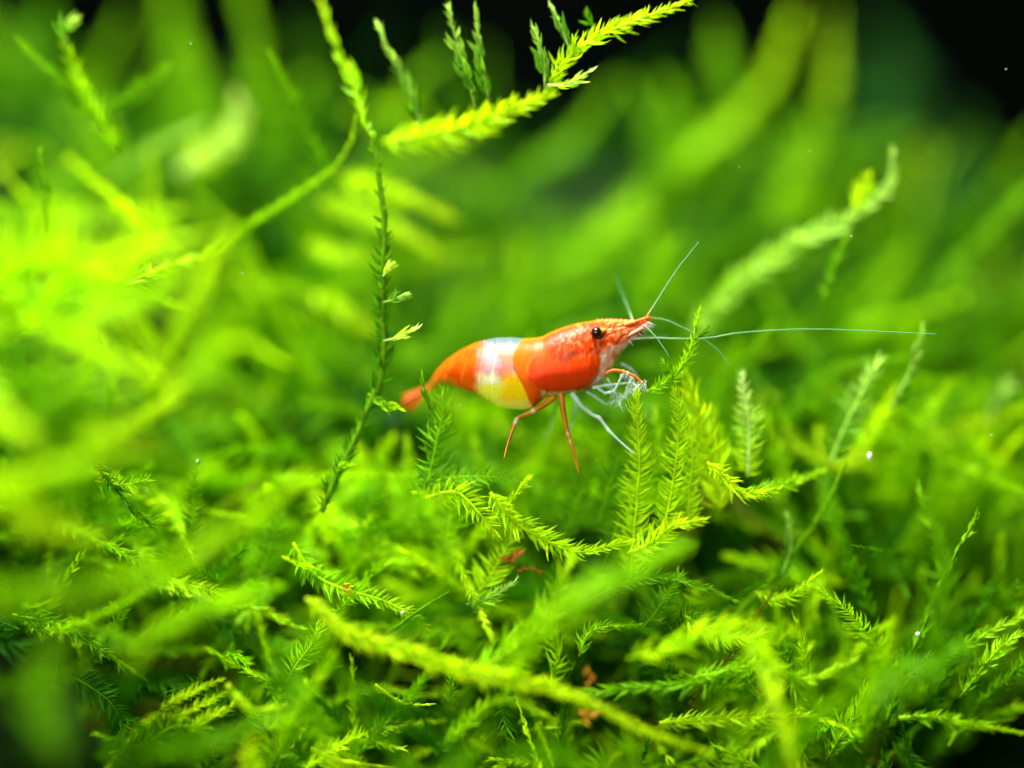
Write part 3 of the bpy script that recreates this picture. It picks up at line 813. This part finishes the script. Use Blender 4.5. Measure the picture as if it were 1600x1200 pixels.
def clearness(px, py):
    s = sm(743, 762, px) * (1 - sm(-2, 2, px - curve_x(ARC1, py)))
    return min(.62, .62 * s * sm(618, 638, py) + .42 * s * sm(544, 532, py) + .25 * sm(716, 696, px) * sm(580, 602, py) + .35 * sm(926, 940, px) * sm(585, 600, py))
xs = np.concatenate([np.linspace(664, 700, 50), np.linspace(700.8, 1017, 400)])
NR = 120
V = []; C = []; CL = []
for px in xs:
    zt = float(np.interp(px, [a for a, _ in TOP], [b for _, b in TOP])); zb = float(np.interp(px, [a for a, _ in BOT], [b for _, b in BOT]))
    w = float(np.interp(px, [a for a, _ in WID], [b for _, b in WID]))
    cy = mid_depth(px); zc = (zt + zb) / 2; h = (zb - zt) / 2
    for k in range(NR):
        a = 2 * math.pi * k / NR
        ca, sa = math.cos(a), math.sin(a)
        e = 2 / 2.25
        ex = math.copysign(abs(ca) ** e, ca); ez = math.copysign(abs(sa) ** e, sa)
        py = zc - h * ez                                       # upper side for sa > 0
        # the back is narrower than the flank, the belly too
        ww = w * (1 - 0.16 * max(0, ez) ** 2)
        side = -1 if ca > 0 else 1
        y = cy + side * abs(ex) * (ww + body_offset(px, py, zt, zb) * min(1, abs(ex) * 2))
        V.append(P(px, py, 0) * np.array([1, 0, 1]) + np.array([0, y, 0]))
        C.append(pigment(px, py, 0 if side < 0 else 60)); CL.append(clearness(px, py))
n = len(xs)
F = [(i * NR + k, (i + 1) * NR + k, (i + 1) * NR + (k + 1) % NR, i * NR + (k + 1) % NR) for i in range(n - 1) for k in range(NR)]
F.append(tuple(range(NR))); F.append(tuple((n - 1) * NR + k for k in range(NR))[::-1])

def flesh_clear(m):
    """let the see-through parts of the shell show what is behind"""
    nt = m.node_tree; N = nt.nodes; L = nt.links
    out = next(q for q in N if q.type == 'OUTPUT_MATERIAL'); pb = next(q for q in N if q.type == 'BSDF_PRINCIPLED')
    at = N.new('ShaderNodeAttribute'); at.attribute_name = 'clear'
    tp = N.new('ShaderNodeBsdfTransparent'); mx = N.new('ShaderNodeMixShader')
    L.new(at.outputs['Fac'], mx.inputs[0]); L.new(pb.outputs[0], mx.inputs[1]); L.new(tp.outputs[0], mx.inputs[2]); L.new(mx.outputs[0], out.inputs[0])

def flesh(name, rough=0.40, spec=0.14, sss=0.3, alpha=1.0, bump=0.08, scale=40):
    m, nt, N, L = new_mat(name)
    out = N.new('ShaderNodeOutputMaterial'); pb = N.new('ShaderNodeBsdfPrincipled')
    at = N.new('ShaderNodeAttribute'); at.attribute_name = 'tone'
    tc = N.new('ShaderNodeTexCoord')
    n1 = N.new('ShaderNodeTexNoise'); n1.inputs['Scale'].default_value = scale; n1.inputs['Detail'].default_value = 3
    L.new(tc.outputs['Object'], n1.inputs['Vector'])
    mr = N.new('ShaderNodeMapRange'); mr.inputs[1].default_value = .3; mr.inputs[2].default_value = .7; mr.inputs[3].default_value = .88; mr.inputs[4].default_value = 1.08
    L.new(n1.outputs[0], mr.inputs[0])
    mul = N.new('ShaderNodeMix'); mul.data_type = 'RGBA'; mul.blend_type = 'MULTIPLY'; mul.inputs[0].default_value = 1
    L.new(at.outputs['Color'], mul.inputs[6]); L.new(mr.outputs[0], mul.inputs[7])
    L.new(mul.outputs[2], pb.inputs['Base Color'])
    pb.inputs['Roughness'].default_value = rough; pb.inputs['Specular IOR Level'].default_value = spec
    pb.inputs['Subsurface Weight'].default_value = sss
    pb.inputs['Subsurface Radius'].default_value = (0.07, 0.04, 0.02)
    bp = N.new('ShaderNodeBump'); bp.inputs['Strength'].default_value = bump; bp.inputs['Distance'].default_value = 0.01
    L.new(n1.outputs[0], bp.inputs['Height']); L.new(bp.outputs[0], pb.inputs['Normal'])
    if alpha < 1:
        tp = N.new('ShaderNodeBsdfTransparent'); mx = N.new('ShaderNodeMixShader'); mx.inputs[0].default_value = alpha
        L.new(tp.outputs[0], mx.inputs[1]); L.new(pb.outputs[0], mx.inputs[2]); L.new(mx.outputs[0], out.inputs[0])
    else:
        L.new(pb.outputs[0], out.inputs[0])
    return m
M_SHELL = flesh('shrimp_shell')
M_LIMB = flesh('shrimp_limb', 0.3, .4, 0.1, .92, .1)
M_FIN = flesh('tail_fin', 0.35, .25, 0.1, .78, .1)
M_GLASS = flesh('clear_limb', 0.3, .4, 0.0, .42, .1)
M_HAIR = flesh('fine_hairs', 0.35, .3, 0.0, .32, 0)

def sh_part(name, bag, mat, parent=shrimp, label=None):
    bag.v = [v - SO for v in bag.v]
    o = link(name, bag.mesh(name, mat), parent)
    if label: o['label'] = label
    return o
b = Bag(); b.add(np.array(V), F, np.array(C)); M_BODY = flesh('shrimp_body'); flesh_clear(M_BODY)
body = sh_part('body', b, M_BODY)
at = body.data.attributes.new('clear', 'FLOAT', 'POINT'); at.data.foreach_set('value', np.array(CL, np.float32))

# rostrum: saw toothed blade along the forehead
b = Bag(); pv = []
ros_t = [(935, 500), (955, 499), (975, 500), (992, 501), (1006, 500)]
for side in (-1, 1):
    for i in range(41):
        px = 932 + 74 * i / 40.0
        zt = float(np.interp(px, [a for a, _ in ros_t], [c for _, c in ros_t])) - (1.5 if (i % 4 == 1 and i < 30) else 0)
        zb = zt + 4
        pv.append(P(px, zt, 0)); pv.append(P(px, zb, 0) + np.array([0, side * .035, 0]))
fs = []
for s in range(2):
    for i in range(40):
        a = s * 82 + i * 2
        fs.append((a, a + 1, a + 3, a + 2))
b.add(np.array(pv), fs, (0.85, 0.24, 0.03)); sh_part('rostrum', b, M_SHELL)

# eyes on short stalks
m_eye = simple('eye_black', (0.012, 0.003, 0.003), 0.22, 0.5)
def sphere_bag(c, r, col_, seg=20, sc=(1, 1, 1)):
    bb = Bag(); v = []; f = []
    for i in range(seg // 2 + 1):
        th = math.pi * i / (seg // 2)
        for k in range(seg):
            ph = 2 * math.pi * k / seg
            v.append(c + r * np.array([math.sin(th) * math.cos(ph) * sc[0], math.sin(th) * math.sin(ph) * sc[1], math.cos(th) * sc[2]]))
    for i in range(seg // 2):
        for k in range(seg):
            f.append((i * seg + k, (i + 1) * seg + k, (i + 1) * seg + (k + 1) % seg, i * seg + (k + 1) % seg))
    bb.add(np.array(v), f, col_); return bb
for sgn in (-1, 1):
    c = P(930.5, 521, 0) + np.array([0, sgn * 0.335, 0])
    e = sh_part('eye', sphere_bag(c, 0.090, (0, 0, 0), 28), m_eye)
    bs = Bag(); v, f = tube(spline([P(944, 517, 0) + np.array([0, sgn * .2, 0]), P(938, 519, 0) + np.array([0, sgn * .29, 0]), c], 8), np.linspace(.035, .06, 8), 10)
    bs.add(v, f, (0.80, 0.30, 0.06)); bs.v = [bs.v[0] - SO]
    link('eye_stalk', bs.mesh('eye_stalk', M_SHELL), e)

# tail fan
def blade(bag, p0, p1, w, colour, tilt=0.0, th=0.012, fan=False):
    """a thin rounded plate with real thickness"""
    p0 = np.array(p0); p1 = np.array(p1); d = p1 - p0
    up = np.array([0.0, math.sin(tilt), math.cos(tilt)]); sd = unit(np.cross(d, np.cross(up, d)))
    nn = unit(np.cross(d, sd)); v = []; f = []
    m = 12
    for i in range(m):
        t = i / (m - 1); ww = w * (0.35 + 0.65 * math.sin(min(1, t * 1.35) * math.pi / 2)) * (1 - max(0, (t - .82) / .18) ** 2 * .75)
        if fan: ww = w * (0.22 + 0.95 * t) * (1 - max(0, (t - .86) / .14) ** 2 * .6)
        for s, q in ((-1, 0), (0, 1), (1, 0), (0, -1)):
            v.append(p0 + d * t + sd * s * ww + nn * q * th)
    for i in range(m - 1):
        for k in range(4):
            f.append((i * 4 + k, i * 4 + (k + 1) % 4, (i + 1) * 4 + (k + 1) % 4, (i + 1) * 4 + k))
    f.append((3, 2, 1, 0)); f.append((m * 4 - 4, m * 4 - 3, m * 4 - 2, m * 4 - 1))
    bag.add(np.array(v), f, colour)
ty = mid_depth(664)
for p1, w, tl, name in (((625, 623), .048, .2, 'tail_fan_blade'), ((623, 633), .052, -.4, 'tail_fan_blade'), ((630, 641), .05, .4, 'tail_fan_blade'), ((640, 643), .045, -.9, 'tail_fan_blade'), ((636, 621), .04, 1.0, 'telson')):
    b = Bag(); blade(b, P(674, 600, 0) + np.array([0, ty, 0]), P(p1[0], p1[1], 0) + np.array([0, ty + .25 * math.sin(tl), 0]), w * .95, (0.62, 0.09, 0.001), tl, .014, True)
    sh_part(name, b, M_FIN)

# limbs
def limb(name, path, r0, r1, colour, mat, dy0=0.0, dy1=0.0, joints=(), joint_col=(0.9, 0.75, 0.5), seg=30, sides=9, label=None):
    k = np.linspace(0, 1, len(path))
    w = np.array([P(p[0], p[1], 0) + np.array([0, dy0 + (dy1 - dy0) * t, 0]) for p, t in zip(path, k)])
    c = spline(w, seg) if len(w) > 2 else spline(w, 8)
    # keep knees crisp: blend the spline with the straight polyline
    L = np.concatenate([[0], np.cumsum(np.linalg.norm(np.diff(w, axis=0), axis=1))]); s = np.linspace(0, L[-1], len(c))
    pl = np.stack([np.interp(s, L, w[:, q]) for q in range(3)], 1)
    c = c * .35 + pl * .65
    t = np.linspace(0, 1, len(c)); r = r0 + (r1 - r0) * t
    cc = np.tile(np.array(colour, float), (len(c), 1))
    cc *= (1 + .12 * np.sin(t * 23))[:, None]
    for j in joints:
        g = np.exp(-((t - j) / .022) ** 2); r = r * (1 + .22 * g)
        cc = cc * (1 - g[:, None] * .8) + np.array(joint_col) * g[:, None] * .8
    v, f = tube(c, r, sides)
    b = Bag(); b.add(v, f, np.clip(np.repeat(cc, sides, 0), 0, .95))
    return sh_part(name, b, mat, label=label), c
LEGC = (0.52, 0.19, 0.004); CLR = (0.62, 0.80, 0.80)
limb('leg', [(866, 620), (850, 632), (828, 645), (808, 654), (799, 676), (792, 698), (788, 716)], .052, .014, LEGC, M_LIMB, -.12, -.30, (.30, .52, .56), seg=44)
limb('leg', [(876, 614), (879, 640), (884, 668), (890, 688), (897, 712), (904, 740)], .054, .013, LEGC, M_LIMB, -.18, -.28, (.50, .60), (.8, .45, .2), seg=44)
limb('leg', [(893, 614), (908, 634), (926, 648), (936, 653), (949, 671), (966, 688), (989, 708)], .046, .010, CLR, M_GLASS, -.12, -.32, (.42, .60), (.95, .98, .98), seg=44, label='thin clear front leg')
limb('leg', [(902, 614), (900, 640), (891, 672)], .04, .012, (.45, .75, .62), M_GLASS, .15, .3, (.5,), (.9, .95, .95), label='clear leg on the far side')
limb('leg', [(884, 616), (868, 640), (862, 668), (850, 690)], .035, .01, (.45, .62, .30), M_GLASS, .25, .45, (.5,), (.9, .95, .9), label='clear leg on the far side')
limb('feeding_limb', [(944, 584), (958, 579), (974, 581), (990, 588), (1003, 599)], .034, .018, (0.72, 0.16, 0.01), M_LIMB, -.22, -.25, (.55, .97), (.95, .8, .6))
limb('feeding_limb', [(958, 566), (972, 568), (988, 577), (998, 590)], .030, .012, CLR, M_GLASS, .1, .15, (.6,), (.95, .98, .98))
limb('feeding_limb', [(925, 606), (945, 602), (965, 600), (985, 598), (996, 606)], .030, .012, CLR, M_GLASS, -.15, -.25, (.5,), (.95, .98, .98))
limb('feeding_limb', [(930, 604), (944, 614), (958, 611), (966, 596), (972, 584)], .026, .014, CLR, M_GLASS, -.2, -.3, (.4, .8), (.95, .98, .98))
limb('feeding_limb', [(940, 596), (958, 610), (974, 622), (984, 612), (990, 600)], .026, .012, CLR, M_GLASS, .05, -.1, (.5,), (.95, .98, .98))
limb('feeding_limb', [(915, 611), (930, 620), (948, 632), (958, 626)], .024, .012, CLR, M_GLASS, 0, .1, (.5,), (.95, .98, .98))
limb('feeding_limb', [(948, 590), (955, 602), (962, 618), (964, 630)], .022, .008, CLR, M_GLASS, -.1, -.1, (.5,), (.95, .98, .98))
# comb of fine hairs on the feeding limbs
b = Bag()
for (cx, cy, n_, a0, a1, ln) in ((1000, 598, 16, -150, -60, 16), (984, 590, 16, -130, -70, 17), (972, 584, 10, -120, -60, 14), (990, 600, 16, -140, -50, 18), (964, 626, 14, -130, -50, 16), (958, 612, 12, -150, -60, 15), (976, 612, 14, -140, -40, 16)):
    for k in range(n_):
        a = math.radians(rng.uniform(a0, a1)); l = ln * rng.uniform(.6, 1.1)
        p0 = P(cx + rng.normal(0, 4), cy + rng.normal(0, 3), 0) + np.array([0, -.2 + rng.normal(0, .08), 0])
        p1 = p0 + np.array([math.cos(a) * l / 100, rng.normal(0, .03), math.sin(a) * l / 100])
        v, f = tube(np.array([p0, (p0 + p1) / 2 + rng.normal(0, .01, 3), p1]), [.006, .004, .0015], 4)
        b.add(v, f, (0.80, 0.88, 0.84))
o = sh_part('bristles', b, M_HAIR); o['kind'] = 'stuff'
# feathery lower edge of the snout (antennal scale with hairs)
for sgn in (-1, 1):
    b = Bag(); blade(b, P(962, 535, 0) + np.array([0, sgn * .14, 0]), P(1012, 508, 0) + np.array([0, sgn * .09, 0]), 0.035, (0.80, 0.28, 0.18), 0.2, .01)
    sc_ = sh_part('antennal_scale', b, M_LIMB)
b = Bag()
for k in range(90):
    t = rng.random(); px = 968 + 46 * t; py = 543 - 38 * t + rng.normal(0, 1.0)
    p0 = P(px, py - 4, 0) + np.array([0, rng.choice([-1, 1]) * .10, 0])
    p1 = p0 + np.array([(6 + 7 * t) / 100, rng.normal(0, .02), (-9 + 4 * t) / 100]) * rng.uniform(.6, 1.2)
    v, f = tube(np.array([p0, (p0 + p1) / 2, p1]), [.007, .004, .001], 4)
    b.add(v, f, (0.90, 0.82, 0.80))
o = sh_part('snout_fringe', b, M_HAIR); o['kind'] = 'stuff'
# antennules and antennae
ANT = (0.17, 0.44, 0.22)
def whip(name, path, r0, r1, base_col, y0, y1, label=None):
    k = np.linspace(0, 1, len(path))
    w = np.array([P(p[0], p[1], 0) + np.array([0, y0 + (y1 - y0) * t, 0]) for p, t in zip(path, k)])
    c = spline(w, 60); t = np.linspace(0, 1, 60)
    cc = np.array(base_col)[None] * np.exp(-t * 12)[:, None] + np.array(ANT)[None] * (1 - np.exp(-t * 12))[:, None]
    v, f = tube(c + np.cumsum(rng.normal(0, .0016, c.shape), 0) * np.array([.2, 1, 1]), .78 * (r0 + (r1 - r0) * t ** .6), 7)
    b = Bag(); b.add(v, f, np.repeat(cc, 7, 0)); return sh_part(name, b, M_LIMB, label=label)
whip('antennule', [(990, 503), (984, 486), (976, 464), (966, 434)], .020, .003, (0.9, 0.4, 0.2), .05, .5)
whip('antennule', [(1010, 496), (1032, 462), (1060, 418), (1090, 381)], .022, .006, (0.85, 0.3, 0.02), -.08, -.15)
whip('antennule', [(1008, 496), (1032, 499), (1060, 508), (1098, 529), (1122, 547), (1142, 573)], .020, .006, (0.85, 0.3, 0.02), -.05, 0)
whip('antennule', [(1004, 508), (1018, 521), (1030, 536), (1043, 557)], .022, .006, (0.9, 0.6, 0.4), -.1, -.2)
whip('antenna', [(985, 530), (1020, 528.5), (1055, 529.5), (1100, 529.5), (1150, 522), (1220, 517), (1290, 516.5), (1370, 519), (1460, 524)], .017, .006, (0.7, 0.7, 0.5), -.05, -.2, 'longest thread like antenna')
whip('antenna', [(985, 527), (1015, 527), (1048, 525)], .012, .004, (0.7, 0.7, 0.5), .1, .4)
# thick joints at the base of the antennules
limb('antennule_base', [(975, 509), (990, 504), (1004, 499), (1014, 496)], .034, .016, (0.84, 0.16, 0.02), M_SHELL, -.08, -.09, (.4, .75), (.9, .45, .25), label=None)

# ------------------------------------------------------------------ bubbles, specks and scraps
m_bub = simple('bubble', (0.9, 0.95, 0.95), 0.02, 1.0)
mt, nt_, N_, L_ = new_mat('air_bubble')
out = N_.new('ShaderNodeOutputMaterial'); g = N_.new('ShaderNodeBsdfGlass'); g.inputs['IOR'].default_value = 1.33; g.inputs['Roughness'].default_value = .02
gl = N_.new('ShaderNodeBsdfGlossy'); gl.inputs['Roughness'].default_value = .08; mx = N_.new('ShaderNodeMixShader'); mx.inputs[0].default_value = .35
L_.new(g.outputs[0], mx.inputs[1]); L_.new(gl.outputs[0], mx.inputs[2]); L_.new(mx.outputs[0], out.inputs[0])
def orb(name, label, cat, px, py, y, r, mat, sc=(1, 1, 1), group=None):
    c = P(px, py, y); bb = sphere_bag(np.zeros(3), r * (.36 if name == 'white_speck' else .8) / 100, (.9, .9, .85), 16, sc)
    o = link(name, bb.mesh(name, mat)); o.location = tuple(c); tag(o, label, cat, group); return o
m_pale = simple('pale_speck', (0.85, 0.88, 0.80), 0.3, .5, 8.0, .8)
G1 = 'air bubbles clinging to the moss'
orb('air_bubble', 'shiny bubble on top of the sharp narrow shoot at the left', 'bubble', 309, 723, 0.0, 6, mt, group=G1)
orb('air_bubble', 'shiny bubble beside the second frond right of the feeding limbs', 'bubble', 1009, 770, 0.0, 4, mt, group=G1)
orb('air_bubble', 'pale oval bubble where the glowing soft branch begins', 'bubble', 1359, 713, 0.2, 6, m_pale, (.75, .75, 1.3), G1)
orb('air_bubble', 'small white bubble on the dark slanting lower right stem', 'bubble', 1434, 991, -.3, 4.5, m_pale, group=G1)
orb('air_bubble', 'white dot near the foot of the fringed teeth frond in the middle bottom', 'bubble', 629, 957, -.2, 3.5, m_pale, group=G1)
G2 = 'tiny white specks drifting in the water'
for px, py, r, lab in ((1572, 108, 2.5, 'white speck drifting in front of the dark upper right corner'), (1265, 236, 1.5, 'speck below the blurred branches in the upper right'),
                       (1155, 261, 1.5, 'speck left of the other one between blurred branches'), (1330, 369, 3, 'bluish white speck under the frosted slanting branch'),
                       (378, 427, 2, 'speck left of the blurred finger like shoots'), (1549, 680, 3, 'pale speck under the stubby tufts at the right edge'),
                       (298, 68, 2, 'speck beside the star tipped sprig'), (888, 60, 4, 'bright droplet at the fork of the top bright branch'),
                       (718, 634, 1.6, 'speck just below the shrimp belly')):
    orb('white_speck', lab, 'speck', px, py, 0.0, r, m_pale, group=G2)
def scrap(name, label, cat, pts, y, r, colour):
    b = Bag()
    w = np.array([P(p[0], p[1], y) for p in pts]); o0 = w[0].copy()
    c = spline(w - o0, 8)
    for k in range(7):                                    # a shrivelled tuft of a few curled leaves
        tv, tf = TPL[k % 4]
        T = unit(c[min(7, k + 1)] - c[max(0, k - 1)]); D = unit(T + rng.normal(0, .6, 3)); Y = unit(np.cross(D, rng.normal(0, 1, 3))); Z = np.cross(D, Y)
        l = r / 100 * rng.uniform(1.6, 3.0)
        b.add(c[k] + (tv[:, :1] * D + tv[:, 1:2] * Y * .35 + tv[:, 2:] * Z) * l, tf)
    v, f = tube(c, r / 500, 5)
    b.add(v, f)
    me = b.mesh(name, simple(name, colour, .5, .3, 14.0, .55, sss=.2))
    o = link(name, me); o.location = tuple(o0); return tag(o, label, cat, 'orange scraps caught in the moss')
scrap('dead_leaf', 'rusty orange scrap among leaves below the bright yellow branch', 'dead leaf', [(780, 872), (795, 876), (812, 868)], .05, 7, (0.62, 0.15, 0.01))
scrap('dead_leaf', 'thin brownish orange scrap right of the rusty one', 'dead leaf', [(808, 892), (828, 888), (850, 895)], .1, 4, (0.45, 0.12, 0.01))
scrap('dead_leaf', 'small upright orange scrap left of the lower yellow patch', 'dead leaf', [(918, 1042), (921, 1054), (923, 1068)], -.9, 5, (0.70, 0.25, 0.01))
scrap('dead_leaf', 'yellow orange scrap at the bottom under the long blurred yellow branch', 'dead leaf', [(905, 1112), (916, 1116), (930, 1122)], -.9, 9, (0.75, 0.35, 0.01))
scrap('dead_leaf', 'yellow knob on the toothed sloping frond', 'dead leaf', [(534, 920), (542, 922), (548, 926)], -.15, 6, (0.85, 0.60, 0.01))
print('leaf objects', N_LEAF_OBJECTS, 'things', sum(1 for o in col.objects if o.parent is None))
